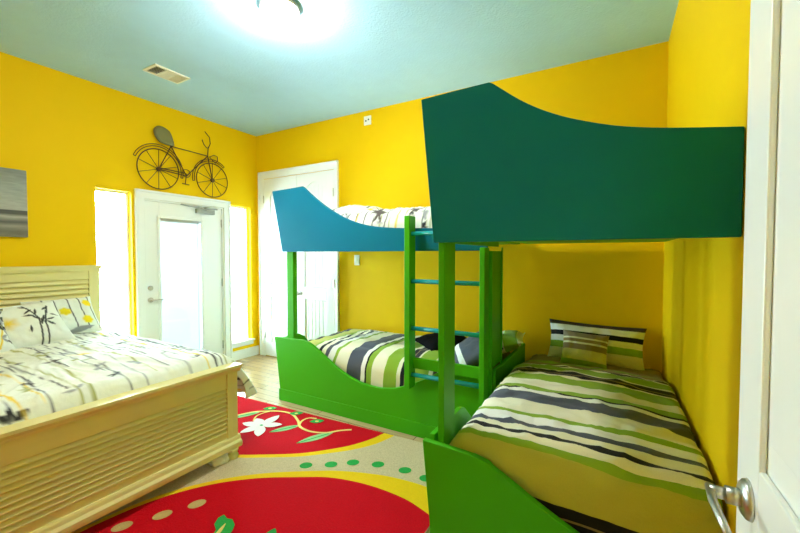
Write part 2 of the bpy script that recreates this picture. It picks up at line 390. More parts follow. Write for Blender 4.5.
vx0, vx1, vy0, vy1 = -3.665, -3.455, 1.805, 2.115
v = empty('ceiling_vent', ((vx0 + vx1) / 2, (vy0 + vy1) / 2, ZC)); tag(v, 'white rectangular air vent with three louvred sections on ceiling', 'air vent')
f = MB(); z0, z1 = ZC - .012, ZC; b = .022
f.box(vx0, vx0 + b, vy0, vy1, z0, z1); f.box(vx1 - b, vx1, vy0, vy1, z0, z1); f.box(vx0 + b, vx1 - b, vy0, vy0 + b, z0, z1); f.box(vx0 + b, vx1 - b, vy1 - b, vy1, z0, z1)
sec = (vy1 - vy0 - 2 * b) / 3
for k in (1, 2): f.box(vx0 + b, vx1 - b, vy0 + b + k * sec - .004, vy0 + b + k * sec + .004, z0, z1)
f.build('frame', 'plasticw', v, bevel=.002)
MB().box(vx0 + b, vx1 - b, vy0 + b, vy1 - b, ZC - .002, ZC - .0005).build('backing', 'ventdark', v)
for k in range(3):
    g = MB(); ya = vy0 + b + k * sec + .004; yb = ya + sec - .008
    n = 7 if k != 1 else 8
    for i in range(n):
        if k == 1:
            xa = vx0 + b + (i + .5) * (vx1 - vx0 - 2 * b) / n
            g.prism([(xa, z0 + .001), (xa + .007, ZC - .003), (xa + .009, ZC - .003), (xa + .002, z0 + .001)], ya, yb, 'Y')
        else:
            yy = ya + (i + .3) * (yb - ya) / n; d = .006 if k == 0 else -.006
            g.prism([(yy, z0 + .001), (yy + d, ZC - .003), (yy + d + .0015, ZC - .003), (yy + .0015, z0 + .001)], vx0 + b, vx1 - b, 'X')
    g.build('louvre', 'plasticw', v)

s = MB().box(-2.665, -2.590, YB - .007, YB, 1.28, 1.40).build('light_switch', 'plasticw', bevel=.003)
tag(s, 'white light switch plate on yellow wall right of closet door', 'light switch')
MB().box(-2.637, -2.618, YB - .012, YB - .006, 1.32, 1.36).build('toggle', 'plasticw', s, bevel=.002)
s = MB().box(-2.515, -2.42, YB - .015, YB, 2.885, 2.985).build('wall_plate', 'plasticw', bevel=.004)
tag(s, 'small white square plate with two dark dots high on back wall', 'wall plate')
for dx in (-.018, .018):
    MB().lathe([(.009, YB - .021), (.009, YB - .014)], (-2.467 + dx, 0, 2.935 + dx * .3), 'Y', 12).build('sensor_eye', 'ventdark', s)

# ------------------------------------------------------------------ picture
def pic_mat():
    m, nt, b = node_mat('beach_print_canvas')
    v = texco(nt); sp = nt.nodes.new('ShaderNodeSeparateXYZ'); nt.links.new(v, sp.inputs[0])
    n = noise_node(nt, texco(nt, scale=(1, 5, 34)), 2.2, 5)
    mp = nt.nodes.new('ShaderNodeMapRange'); mp.inputs[1].default_value = 1.55; mp.inputs[2].default_value = 2.11; nt.links.new(sp.outputs[2], mp.inputs[0])
    r = nt.nodes.new('ShaderNodeValToRGB'); nt.links.new(mp.outputs[0], r.inputs[0]); e = r.color_ramp.elements
    e[0].position = 0; e[0].color = (.22, .20, .14, 1); e[1].position = 1; e[1].color = (.22, .25, .24, 1)
    for p, c in ((.08, (.16, .15, .12)), (.16, (.30, .29, .25)), (.22, (.10, .10, .10)), (.30, (.40, .40, .37)), (.34, (.09, .10, .10)), (.39, (.07, .08, .09)), (.40, (.42, .44, .42)), (.7, (.33, .37, .37))):
        q = r.color_ramp.elements.new(p); q.color = (*c, 1)
    nt.links.new(mixrgb(nt, .55, r.outputs[0], mixrgb(nt, n.outputs['Fac'], (.35, .35, .35), (1.5, 1.5, 1.5)), 'MULTIPLY'), b.inputs['Base Color'])
    b.inputs['Roughness'].default_value = .7; return m
M['beach'] = pic_mat()
p = MB().box(XL, XL + .035, .32, 1.205, 1.55, 2.11).build('wall_picture', 'beach', bevel=.003)
tag(p, 'frameless grey beach photograph canvas hung on yellow wall above bed', 'picture')

# ------------------------------------------------------------------ wall bicycle (yz plane just off the left wall)
bx = XL + .03
bike = empty('bicycle_wall_sculpture', (XL, 2.58, 2.1)); tag(bike, 'dark metal wire bicycle sculpture hung above the glazed door', 'wall art')
RW, FW = (2.265, 2.335), (2.895, 2.322)
def wheel(cy, cz, r):
    mb = MB(); mb.tube([(bx, cy + r * math.cos(a), cz + r * math.sin(a)) for a in [k * 2 * PI / 40 for k in range(40)]], .0058, 6, True)
    for k in range(10):
        a = k * 2 * PI / 10 + .3; mb.tube([(bx, cy + .02 * math.cos(a), cz + .02 * math.sin(a)), (bx, cy + r * math.cos(a), cz + r * math.sin(a))], .0034, 5)
    w = mb.build('wheel', 'bronze', bike)
    MB().lathe([(.024, bx - .012), (.024, bx + .012)], (0, cy, cz), 'X', 14).build('hub', 'bronze', w)
wheel(*RW, .215); wheel(*FW, .205)
def arc(c, r, a0, a1, n=16): return [(bx, c[0] + r * math.cos(math.radians(a0 + (a1 - a0) * k / n)), c[1] + r * math.sin(math.radians(a0 + (a1 - a0) * k / n))) for k in range(n + 1)]
for cc, r, a0, a1 in ((RW, .245, 158, -12), (FW, .232, 190, 50)):
    mb = MB(); p = arc(cc, r, a0, a1); q = arc(cc, r + .022, a0, a1); mb.tube(p, .0045, 5); mb.tube(q, .0045, 5)
    mb.tube([p[0], q[0]], .0045, 5); mb.tube([p[-1], q[-1]], .0045, 5); mb.build('fender', 'bronze', bike)
B = lambda y, z: (bx, y, z)
ST, HD, BB = (2.40, 2.615), (2.835, 2.605), (2.57, 2.315)
fr = MB()
for a, b_ in ((ST, HD), (ST, BB), (BB, HD), (ST, RW), (RW, BB), ((2.265, 2.35), (2.56, 2.345)), (HD, (2.845, 2.72)), (HD, FW)):
    fr.tube([B(*a), B(*b_)], .0062, 6)
fr.tube([B(2.40, 2.60), B(2.385, 2.67)], .007, 6)
fr.build('frame', 'bronze', bike)
hb = MB(); hb.tube([B(2.845, 2.70), (bx + .01, 2.815, 2.70), (bx + .03, 2.77, 2.725), (bx + .05, 2.735, 2.77)], .0055, 6)
hb.tube([B(2.845, 2.70), (bx + .01, 2.865, 2.76), (bx + .02, 2.85, 2.83), (bx + .02, 2.79, 2.885)], .0055, 6); hb.build('handlebar', 'bronze', bike)
ck = MB(); ck.tube([B(2.57 + .045 * math.cos(k * PI / 8), 2.345 + .045 * math.sin(k * PI / 8)) for k in range(16)], .004, 5, True)
ck.tube([B(2.57, 2.34), B(2.555, 2.225)], .005, 6); ck.tube([B(2.52, 2.222), B(2.60, 2.218)], .006, 6); ck.build('crank', 'bronze', bike)
lp = MB(); lp.tube([B(2.86, 2.60), B(2.92, 2.635), B(2.965, 2.625), B(2.965, 2.57), B(2.94, 2.54), B(2.90, 2.565)], .005, 6, True); lp.build('headlamp', 'bronze', bike)
bike.location.y += .006
# saddle: pear shaped shell
sm = MB(); vs = []; n = 28
for zz, sc in ((-.012, .8), (0, 1), (.014, 1), (.022, .72)):
    for k in range(n):
        a = 2 * PI * k / n; ca, sa = math.cos(a), math.sin(a)
        l = .125 * ca; w = (.088 if ca < 0 else .088 * (1 - .62 * ca ** 1.1)) * sa if ca > 0 else .088 * sa
        ang = math.radians(-38); yy, z2 = (l * math.cos(ang) - w * math.sin(ang)) * sc, (l * math.sin(ang) + w * math.cos(ang)) * sc
        vs.append((bx + zz, 2.335 + yy, 2.70 + z2))
fs = [(i * n + k, i * n + (k + 1) % n, (i + 1) * n + (k + 1) % n, (i + 1) * n + k) for i in range(3) for k in range(n)] + [tuple(range(n))[::-1], tuple(range(3 * n, 4 * n))]
sm.add(vs, fs); sm.build('saddle', 'saddle', bike, smooth=True)

# ------------------------------------------------------------------ bunk bed
bunk = empty('bunk_bed', (-1.25, 2.6, 0)); tag(bunk, 'L-shaped green and teal bunk bed filling the back right corner', 'bunk bed')
BY, BX0, BX1 = 2.54, -2.78, -.72      # lower bed along the back wall
CY, CX0, CX1 = 1.505, -.72, XR - .004    # bed along the right wall
def spline(pts, n=8):
    """Catmull-Rom through pts"""
    out = []
    P = [pts[0]] + pts + [pts[-1]]
    for i in range(1, len(P) - 2):
        for k in range(n):
            t = k / n; a, b, c, d = P[i - 1], P[i], P[i + 1], P[i + 2]
            out.append(tuple(.5 * ((2 * b[j]) + (-a[j] + c[j]) * t + (2 * a[j] - 5 * b[j] + 4 * c[j] - d[j]) * t * t + (-a[j] + 3 * b[j] - 3 * c[j] + d[j]) * t ** 3) for j in range(2)))
    out.append(pts[-1]); return out
def board(top, bottom_z, y0, y1, axis='Y', flare=None):
    """board whose top edge follows the points; strips make every face convex; flare=x shift of left bottom corner"""
    mb = MB(); n = len(top); xl, xr = top[0][0], top[-1][0]
    def bot(x): return x if flare is None else x + flare * max(0, 1 - (x - xl) / .25)
    F = [(x, z) for x, z in top]; Bt = [(bot(x), bottom_z) for x, z in top]
    def P(p, a): return (p[0], a, p[1]) if axis == 'Y' else (a, p[0], p[1])
    vs = [P(p, y0) for p in F] + [P(p, y0) for p in Bt] + [P(p, y1) for p in F] + [P(p, y1) for p in Bt]
    fs = []
    for i in range(n - 1):
        fs += [(i, i + 1, n + i + 1, n + i), (2 * n + i, 3 * n + i, 3 * n + i + 1, 2 * n + i + 1), (i, 2 * n + i, 2 * n + i + 1, i + 1), (n + i, n + i + 1, 3 * n + i + 1, 3 * n + i)]
    fs += [(0, n, 3 * n, 2 * n), (n - 1, 3 * n - 1, 4 * n - 1, 2 * n - 1)]
    return mb.add(vs, fs)
topA = [(-2.852, .605), (-2.70, .609), (-2.55, .612), (-2.49, .613)] + spline([(-2.47, .611), (-2.378, .582), (-2.22, .492), (-2.056, .40), (-1.87, .335), (-1.692, .315), (-1.57, .325), (-1.455, .356), (-1.236, .456), (-1.112, .535), (-1.0, .588), (-.90, .605)]) + [(-.72, .61)]
fp = board(topA, .112, BY, BY + .032, flare=.066)
fp.build('front_panel', 'green', bunk, bevel=.003)
MB().prism([(-2.795, 0), (-2.797, .105), (-2.797, .112), (-.745, .112), (-.745, 0)], BY - .005, BY + .032, 'Y').build('plinth', 'green', bunk, bevel=.004)
# end panel at the far left and divider between the two lower beds
board([(BY + .032, .60), (BY + .25, .60), (BY + .33, .56), (BY + .42, .45), (BY + .6, .36), (YB - .02, .34)], .0, -2.80, -2.775, 'X').build('end_panel', 'green', bunk, bevel=.003)
board([(BY + .032, .60), (2.75, .59), (YB - .02, .585)], .0, BX1 - .012, BX1 + .018, 'X').build('divider_panel', 'green', bunk, bevel=.003)
# bed on the right wall: foot panel, side panel
topC = [(-.742, .562), (-.60, .557), (-.50, .551), (-.44, .538)] + spline([(-.425, .524), (-.35, .485), (-.25, .43), (-.16, .385), (-.06, .342), (.04, .31), (.12, .30), (.22, .31)]) + [(CX1, .35)]
board(topC, 0, CY, CY + .03, flare=.055).build('foot_panel', 'green', bunk, bevel=.003)
board([(CY + .03, .585), (1.70, .585), (1.88, .585), (1.93, .57), (1.99, .52), (2.06, .46), (2.2, .40), (BY - .012, .38)], 0, BX1, BX1 + .025, 'X').build('side_panel', 'green', bunk, bevel=.003)
# posts
MB().box(-2.715, -2.632, BY + .034, BY + .085, 0, 1.43).build('post', 'green', bunk, bevel=.004)
MB().box(-.681, -.651, CY + .032, CY + .165, 0, 1.456).build('post', 'green', bunk, bevel=.004)
pb = MB(); pb.box(-.765, -.722, BY + .001, BY + .245, .612, 1.428); pb.box(-.722, -.712, BY + .225, BY + .245, .585, 1.456)
pb.build('post', 'green', bunk, bevel=.003)
# slatted bases
for nm, (x0, x1, y0, y1, z) in {'a': (BX0 + .01, BX1 - .03, BY + .034, YB - .005, .16), 'b': (CX0 + .03, CX1, CY + .17, YB - .1, .30), 'c': (-2.75, -.76, BY + .034, YB - .005, 1.50), 'd': (-.68, CX1, CY + .034, YB - .1, 1.50)}.items():
    MB().box(x0, x1, y0, y1, z, z + .02).build('mattress_base', 'green', bunk)
# teal guard panels
topU = [(-2.866, 2.012), (-2.70, 2.017), (-2.55, 2.022), (-2.478, 2.026)] + spline([(-2.465, 2.018), (-2.32, 1.905), (-2.158, 1.80), (-2.0, 1.72), (-1.838, 1.663), (-1.70, 1.634), (-1.58, 1.62), (-1.40, 1.608), (-1.173, 1.60)]) + [(-.76, 1.60)]
def flared(top, zb, y0, y1, fl):
    return board(top, zb, y0, y1, flare=fl)
gp = flared(topU, 1.43, BY, BY + .03, .128); gp.build('guard_panel', 'teal', bunk, bevel=.003)['label'] = 'blue scooped guard panel of the far upper bunk'
topT = [(-.752, 2.087), (-.627, 2.091), (-.50, 2.094), (-.448, 2.095)] + spline([(-.434, 2.088), (-.327, 2.002), (-.241, 1.946), (-.148, 1.900), (-.02, 1.853), (.10, 1.824), (.22, 1.804)]) + [(CX1, 1.788)]
gp = flared(topT, 1.455, CY, CY + .03, .061); gp.build('guard_panel', 'teal', bunk, bevel=.003)['label'] = 'large dark teal guard panel of the near upper bunk'
MB().box(-.705, -.678, CY + .03, BY, 1.456, 1.62).build('side_rail', 'green', bunk, bevel=.003)
MB().box(-2.745, -2.72, BY + .03, YB - .005, 1.44, 1.60).build('side_rail', 'teal', bunk, bevel=.003)
lad = empty('ladder', (0, 0, 0)); lad.parent = bunk; lad.location = -Vector(bunk.location)
for x0, x1, zt, zb in ((-1.352, -1.307, 1.69, .40), (-.778, -.742, 1.45, .40)):
    MB().box(x0, x1, 2.43, 2.528 if x0 < -1 else 2.538, zb, zt).build('stile', 'green', lad, bevel=.004)
for z in (.503, .853, 1.205, 1.558):
    MB().tube([(-1.31, 2.47, z), (-.775, 2.47, z)], .0165, 14).build('rung', 'rung', lad, smooth=True)
MB().box(-1.307, -.778, 2.49, 2.515, .545, .625).build('stretcher', 'green', lad, bevel=.003)

# ------------------------------------------------------------------ cloth
def grid_mesh(name, nu, nv, fn, mat, uvfn=None, colfn=None, thick=.012, parent=None):
    us = np.linspace(0, 1, nu); vs_ = np.linspace(0, 1, nv); V = [fn(u, v) for u in us for v in vs_]
    F = [(i * nv + j, (i + 1) * nv + j, (i + 1) * nv + j + 1, i * nv + j + 1) for i in range(nu - 1) for j in range(nv - 1)]
    me = bpy.data.meshes.new(name); me.from_pydata(V, [], F); me.shade_smooth(); me.materials.append(M[mat])
    if uvfn:
        uv = me.uv_layers.new(name='UVMap'); q = np.array([uvfn(u, v) for u in us for v in vs_])
        idx = np.zeros(len(me.loops), dtype=np.int32); me.loops.foreach_get('vertex_index', idx); uv.data.foreach_set('uv', q[idx].astype(np.float32).ravel())
    if colfn is not None:
        at = me.color_attributes.new('print', 'FLOAT_COLOR', 'POINT'); at.data.foreach_set('color', colfn(us, vs_).astype(np.float32).ravel())
    o = bpy.data.objects.new(name, me); COL.objects.link(o)
    if thick:
        s = o.modifiers.new('thick', 'SOLIDIFY'); s.thickness = thick; s.offset = -1 
    if parent: o.parent = parent; o.location = -parent_world(parent)
    return o
def fold(s, L, d0, d1, r, r1=None):
    r1 = r1 or r
    """s arc position from -d0 to L+d1 -> (pos along, drop). flat between 0+? edges rounded with radius r"""
    def edge(t, r):   # t>0: arc distance beyond the start of the rounding; returns (advance, drop)
        if t < r * PI / 2: a = t / r; return r * math.sin(a), r * (1 - math.cos(a))
        return r, r + (t - r * PI / 2)
    if s < r: a, d = edge(r - s, r); return r - a, d
    if s > L - r1: a, d = edge(s - (L - r1), r1); return L - r1 + a, d
    return s, 0.0
def fnoise(x, y, z=0, sc=1): return noise.noise(Vector((x * sc, y * sc, z)))
def drape(name, x0, x1, y0, y1, ztop, dr, r, wr, mat, res=.02, uv=None, col=None, flare=0.0, crown=0.0, seed=0, thick=.012, sag=None, rx1=None):
    """cloth over a box; dr = drops (x0,x1,y0,y1)"""
    LX, LY = x1 - x0, y1 - y0
    su0, su1 = -dr[0], LX + dr[1]; sv0, sv1 = -dr[2], LY + dr[3]
    nu = int((su1 - su0) / res) + 1; nv = int((sv1 - sv0) / res) + 1
    def fn(u, v):
        su = su0 + (su1 - su0) * u; sv = sv0 + (sv1 - sv0) * v
        px, dx = fold(su, LX, dr[0], dr[1], r, rx1); py, dy = fold(sv, LY, dr[2], dr[3], r)
        d = (dx ** 3 + dy ** 3) ** (1 / 3) if dx > 0 and dy > 0 else dx + dy
        d = min(d, max(dr) + r)
        x = x0 + px; y = y0 + py; z = ztop - d
        ex = min(px, LX - px) / LX; ey = min(py, LY - py) / LY
        z += crown * min(1, ex * 4) * min(1, ey * 4)
        n1 = fnoise(su + seed, sv, seed, 2.2) ; n2 = fnoise(su * 1.5 + seed, sv * 4 + n1, 3.1, 2.4); n3 = fnoise(su + 9, sv + seed, 1.7, 9)
        w = wr * (n1 * 1.0 + (1 - abs(n2)) ** 3 * .9 + n3 * .35 + abs(fnoise(su * 3 + n1 * 2, sv * 3 + seed, 5.2, 3)) * .6)
        if d < .03: z += w
        if dy > .03:
            sgn = -1 if sv < LY / 2 else 1
            y += sgn * (flare * (dy / max(dr[2:] + (0.1,))) + .35 * wr * n1 + flare * .5 * math.sin(su * 14 + n1 * 3) * min(1, dy * 3))
        if dx > .03: x += (-1 if su < LX / 2 else 1) * (.6 * wr * n1)
        if sag: z += sag(x, y)
        return (min(x, XR - .013), y, z)
    def uvf(u, v): return uv(su0 + (su1 - su0) * u, sv0 + (sv1 - sv0) * v)
    cf = None
    if col is not None:
        def cf(us, vs_):
            A = su0 + (su1 - su0) * us; Bv = sv0 + (sv1 - sv0) * vs_
            return col.sample(A, Bv)
    return grid_mesh(name, nu, nv, fn, mat, uvf if uv else None, cf, thick)

class Canvas:
    """a printed pattern in metres, sampled onto the cloth's own vertices"""
    def __init__(s, x0, x1, y0, y1, ppm, bg):
        s.x0, s.y0, s.k = x0, y0, ppm; s.w = int((x1 - x0) * ppm) + 2; s.h = int((y1 - y0) * ppm) + 2
        s.a = np.ones((s.w, s.h, 3)) * np.array(bg)
        s.X, s.Y = np.meshgrid(x0 + np.arange(s.w) / ppm, y0 + np.arange(s.h) / ppm, indexing='ij')
    def _win(s, cx, cy, r):
        i0, i1 = max(0, int((cx - r - s.x0) * s.k)), min(s.w, int((cx + r - s.x0) * s.k) + 2)
        j0, j1 = max(0, int((cy - r - s.y0) * s.k)), min(s.h, int((cy + r - s.y0) * s.k) + 2)
        return slice(i0, i1), slice(j0, j1)
    def blend(s, w, mask, c):
        mask = np.clip(mask, 0, 1)[..., None]; s.a[w] = s.a[w] * (1 - mask) + np.array(c) * mask
    def leaf(s, x, y, L, W, ang, c, al=1):
        w = s._win(x, y, L); X, Y = s.X[w] - x, s.Y[w] - y; ca, sa = math.cos(ang), math.sin(ang)
        a = X * ca + Y * sa; b = -X * sa + Y * ca; t = np.clip(a / L + .5, 0, 1)
        hw = W * np.sin(PI * t) ** .8 * (1 - .3 * t)
        s.blend(w, ((hw - np.abs(b)) * s.k + .5) * ((a > -L / 2) & (a < L / 2)) * al, c)
    def spot(s, x, y, r, c, al=.8, soft=.5):
        w = s._win(x, y, r * 1.2); d = np.hypot(s.X[w] - x, s.Y[w] - y)
        an = np.arctan2(s.Y[w] - y, s.X[w] - x); rr = r * (1 + .07 * np.sin(an * 6 + x * 40)); s.blend(w, (rr - d) / (r * soft) * al, c)
    def line(s, pts, w0, c, al=1):
        for (a, b) in zip(pts[:-1], pts[1:]):
            n = max(2, int(math.hypot(b[0] - a[0], b[1] - a[1]) * s.k * 1.5))
            for k in range(n):
                t = k / n; x = a[0] + (b[0] - a[0]) * t; y = a[1] + (b[1] - a[1]) * t
                w = s._win(x, y, w0 * 1.5); d = np.hypot(s.X[w] - x, s.Y[w] - y); s.blend(w, ((w0 / 2 - d) * s.k + .5) * al, c)
    def sample(s, A, Bv):
        i = np.clip(((A - s.x0) * s.k).round().astype(int), 0, s.w - 1); j = np.clip(((Bv - s.y0) * s.k).round().astype(int), 0, s.h - 1)
        c = s.a[np.ix_(i, j)]; return np.concatenate([c, np.ones(c.shape[:2] + (1,))], 2).reshape(-1, 4)
FB, FG, FY, FC, FGN = (.035, .04, .05), (.33, .36, .38), (.82, .62, .05), (.80, .86, .80), (.38, .42, .16)
def floral(x0, x1, y0, y1, ppm, seed, dens=1.0, along='x'):
    rnd = random.Random(seed); cv = Canvas(x0, x1, y0, y1, ppm, FC); W, H = x1 - x0, y1 - y0
    for k in range(int(7 * W * H * dens)): cv.spot(x0 + rnd.random() * W, y0 + rnd.random() * H, .05 + .07 * rnd.random(), rnd.choice([(.66, .70, .66), FY, (.70, .72, .60), (.60, .64, .68)]), .35, .9)
    span, cross, o0, c0 = (W, H, x0, y0) if along == 'x' else (H, W, y0, x0)
    def XY(a, c): return (a, c) if along == 'x' else (c, a)
    k = c0
    while k < c0 + cross:
        L = span * (.5 + .5 * rnd.random()); st = o0 + rnd.random() * (span - L); ph = rnd.random() * 6
        pts = [XY(st + L * t / 24, k + .018 * math.sin(ph + t * .3) + .003 * math.sin(ph + t)) for t in range(25)]
        cv.line(pts, rnd.choice([.006, .008, .010]), rnd.choice([FB, FB, FY, FG, FGN]))
        if rnd.random() < .36 * dens:
            for q in range(rnd.randint(3, 7)):
                p = pts[rnd.randint(2, 22)]; cc = rnd.choice([FB, FG, FG, FGN, (.10, .10, .09)])
                for w in range(rnd.randint(2, 4)):
                    an = rnd.random() * 2 * PI; l = .03 + .045 * rnd.random(); cv.leaf(p[0] + math.cos(an) * l / 2, p[1] + math.sin(an) * l / 2, l, l * .22, an, cc, .9)
        k += (.03 + .07 * rnd.random()) / max(.6, dens)
    for k in range(int(3.2 * W * H * dens)): cv.spot(x0 + rnd.random() * W, y0 + rnd.random() * H, .03 + .03 * rnd.random(), FY, .85, .45)
    return cv

def pillow(name, w, h, t, mat, flange=0.0, uv=None, col=None, seed=0, nu=34, nv=28):
    """pillow standing in its own xz plane, thickness along y, base at z=0, printed front at -y"""
    V = []; F = []; UV = []
    def side(sg):
        base = len(V)
        for i in range(nu):
            for j in range(nv):
                a = -1 + 2 * i / (nu - 1); b = -1 + 2 * j / (nv - 1)
                fa = 1 + flange / w; fb = 1 + flange / h
                A, Bq = a * fa, b * fb
                pin = 1 - .07 * (1 - abs(a) ** 2) * abs(b) ** 3 - .0; pin2 = 1 - .07 * (1 - abs(b) ** 2) * abs(a) ** 3
                prof = max(0, (1 - min(1, abs(A)) ** 2.6)) ** .55 * max(0, (1 - min(1, abs(Bq)) ** 2.6)) ** .55
                th = t / 2 * prof * (1 + .16 * fnoise(a * 1.3 + seed, b * 1.3, seed, 1.4)) + .003
                V.append((A * w / 2 * pin2, sg * th + .006 * fnoise(a, b, seed, 5), (Bq * h / 2 * pin) + h / 2 * fb)); UV.append(((Bq + 1) * h / 2, (A + 1) * w / 2))
        for i in range(nu - 1):
            for j in range(nv - 1):
                q = (base + i * nv + j, base + (i + 1) * nv + j, base + (i + 1) * nv + j + 1, base + i * nv + j + 1)
                F.append(q if sg < 0 else q[::-1])
    side(-1); side(1); n = nu * nv
    for i in range(nu - 1):
        for j in (0, nv - 1):
            q = (i * nv + j, n + i * nv + j, n + (i + 1) * nv + j, (i + 1) * nv + j); F.append(q if j == 0 else q[::-1])
    for j in range(nv - 1):
        for i in (0, nu - 1):
            q = (i * nv + j, i * nv + j + 1, n + i * nv + j + 1, n + i * nv + j); F.append(q if i == 0 else q[::-1])
    me = bpy.data.meshes.new(name); me.from_pydata(V, [], F); me.shade_smooth(); me.materials.append(M[mat])
    uvl = me.uv_layers.new(name='UVMap'); q = np.array(UV); idx = np.zeros(len(me.loops), dtype=np.int32); me.loops.foreach_get('vertex_index', idx); uvl.data.foreach_set('uv', q[idx].astype(np.float32).ravel())
    if col is not None:
        at = me.color_attributes.new('print', 'FLOAT_COLOR', 'POINT')
        i = np.clip(((q[:, 0] - col.x0) * col.k).round().astype(int), 0, col.w - 1); jj = np.clip(((q[:, 1] - col.y0) * col.k).round().astype(int), 0, col.h - 1)
        c = np.concatenate([col.a[i, jj], np.ones((len(i), 1))], 1); at.data.foreach_set('color', c.astype(np.float32).ravel())
    o = bpy.data.objects.new(name, me); COL.objects.link(o); return o

def mattress(x0, x1, y0, y1, z0, z1, label):
    o = MB().box(x0, x1, y0, y1, z0, z1).build('mattress', 'mattress', bevel=.05); o.modifiers['edge'].segments = 4
    tag(o, label, 'mattress'); return o

# ---- bedding of the lower bunk along the back wall
mattress(-2.75, -.78, 2.60, 3.575, .18, .42, 'twin mattress under striped duvet in lower bunk beside closet door')
def sagA(x, y): return .0
o = drape('duvet', -2.745, -.80, 2.592, 3.575, .525, (.15, .05, .20, .08), .11, .015, 'duvet', res=.02, uv=lambda a, b: (a - .03 - .05 * b, b), seed=3.3, crown=.05)
tag(o, 'striped green, white and grey duvet on lower bunk beside the closet door', 'duvet')
# pillows of the lower bunk (head at the right end)
p = pillow('pillow', .46, .42, .12, 'blackcloth', seed=1); p.location = (-1.50, 3.02, .585); p.rotation_euler = (math.radians(-84), 0, math.radians(-42))
tag(p, 'black pillow lying on striped duvet behind the ladder', 'pillow')
p = pillow('pillow', .46, .40, .14, 'greypil', seed=2); p.location = (-1.12, 2.84, .53); p.rotation_euler = (math.radians(-58), math.radians(8), math.radians(-62))
tag(p, 'navy and white striped pillow between the ladder and corner post', 'pillow')
p = pillow('pillow', .56, .34, .15, 'greenpil', seed=4, flange=.03); p.location = (-1.00, 3.20, .60); p.rotation_euler = (math.radians(-74), math.radians(-4), math.radians(-80))
tag(p, 'green and cream striped pillow against the green divider board', 'pillow')

# ---- bedding of the lower bunk along the right wall (long axis y)
mattress(-.65, .31, 1.66, 3.58, .32, .49, 'twin mattress under striped duvet in lower bunk beside right wall')
o = drape('duvet', -.655, .331, 1.565, 3.55, .592, (.06, .10, .30, .05), .10, .016, 'duvet', res=.018, uv=lambda a, b: (b + .222 + .035 * (a - .5), a), seed=8.1, crown=.02, rx1=.035, sag=lambda x, y: -.085 * max(0, min(1, (y - 2.75) / .5)))
tag(o, 'striped olive, cream and black duvet on lower bunk along the right wall', 'duvet')
p = pillow('pillow', .67, .30, .15, 'sham', flange=.05, seed=5); p.location = (-.135, 3.41, .495); p.rotation_euler = (math.radians(-16), math.radians(1.5), 0)
tag(p, 'large striped pillow with dark flange leaning on back wall', 'pillow')
p = pillow('cushion', .335, .285, .13, 'cushion', seed=6); p.location = (-.20, 3.23, .515); p.rotation_euler = (math.radians(-24), math.radians(4), math.radians(3))
tag(p, 'small brown and olive striped cushion in front of large striped pillow', 'cushion')

# ---- bedding of the upper bunk
mattress(-2.70, -.77, 2.60, 3.58, 1.522, 1.66, 'twin mattress under floral comforter on the far upper bunk')
cv = floral(-.2, 2.2, -.2, 1.2, 130, 5, 1.2, 'y')
for (a, b) in ((.95, .10), (1.00, .05), (.45, .35), (1.32, .10), (.62, .12)):
    for k in range(6): cv.leaf(a + .03 * math.cos(k), b + .035 * math.sin(k), .10, .018, k * 1.05, (.10, .09, .08), .95)
o = drape('comforter', -2.69, -.78, 2.582, 3.57, 1.735, (.12, .05, .14, .08), .10, .022, 'floral', res=.010, col=cv, seed=1.7, crown=.045)
tag(o, 'cream floral comforter with brown leaves on the far upper bunk', 'comforter')
cv2 = floral(0, .5, 0, .8, 150, 9, 1.4)
p = pillow('pillow', .55, .38, .15, 'floral', col=cv2, seed=7, nu=60, nv=44); p.location = (-2.22, 2.85, 1.78); p.rotation_euler = (math.radians(-80), 0, math.radians(8))
tag(p, 'floral pillow lying at left end of the far upper bunk', 'pillow')

# ------------------------------------------------------------------ double bed
bed = empty('double_bed', (-3.3, .86, 0)); tag(bed, 'cream painted wooden double bed with louvred headboard and footboard', 'bed')
y0, y1 = .04, 1.69
def slat_panel(mb, x, sgn, ya, yb, za, zb, n):
    """louvre boards: each leans out towards its lower edge"""
    h = (zb - za) / n
    for i in range(n):
        z = za + i * h
        pts = [(x, z), (x + sgn * .024, z + .003), (x + sgn * .024, z + .008), (x + sgn * .001, z + h), (x, z + h)]
        mb.prism(pts if sgn > 0 else pts[::-1], ya, yb, 'Y')
hd = MB(); hx0, hx1 = XL + .02, XL + .075
hd.box(hx0, hx1, y0, y0 + .085, .0, 1.27); hd.box(hx0, hx1, y1 - .085, y1, .0, 1.27)
hd.box(hx0, hx1 - .008, y0 + .085, y1 - .085, 1.175, 1.27); hd.box(hx0, hx0 + .025, y0 + .085, y1 - .085, .25, 1.175)
hd.box(hx0 + .025, hx1 - .008, y0 + .085, y1 - .085, .25, .50)
slat_panel(hd, hx0 + .025, 1, y0 + .085, y1 - .085, .50, 1.175, 15)
hd.box(hx0 - .005, hx1 + .015, y0 - .012, y1 + .012, 1.27, 1.302)
hd.box(hx0, hx1 + .006, y0 - .004, y1 + .004, 1.252, 1.27)
hd.build('headboard', 'creamwood', bed, bevel=.003)
ft = MB(); fx0, fx1 = -2.292, -2.250
FY1 = 1.665
ft.box(fx0, fx1 + .01, FY1 - .075, FY1, .10, .60); ft.box(fx0, fx1 + .01, y0, y0 + .075, .10, .60)
ft.box(fx0, fx1, y0 + .075, FY1 - .075, .50, .60); ft.box(fx0, fx0 + .022, y0 + .075, FY1 - .075, .17, .50); ft.box(fx0, fx1, y0 + .075, FY1 - .075, .155, .20)
slat_panel(ft, fx0 + .022, 1, y0 + .075, FY1 - .075, .20, .50, 10)
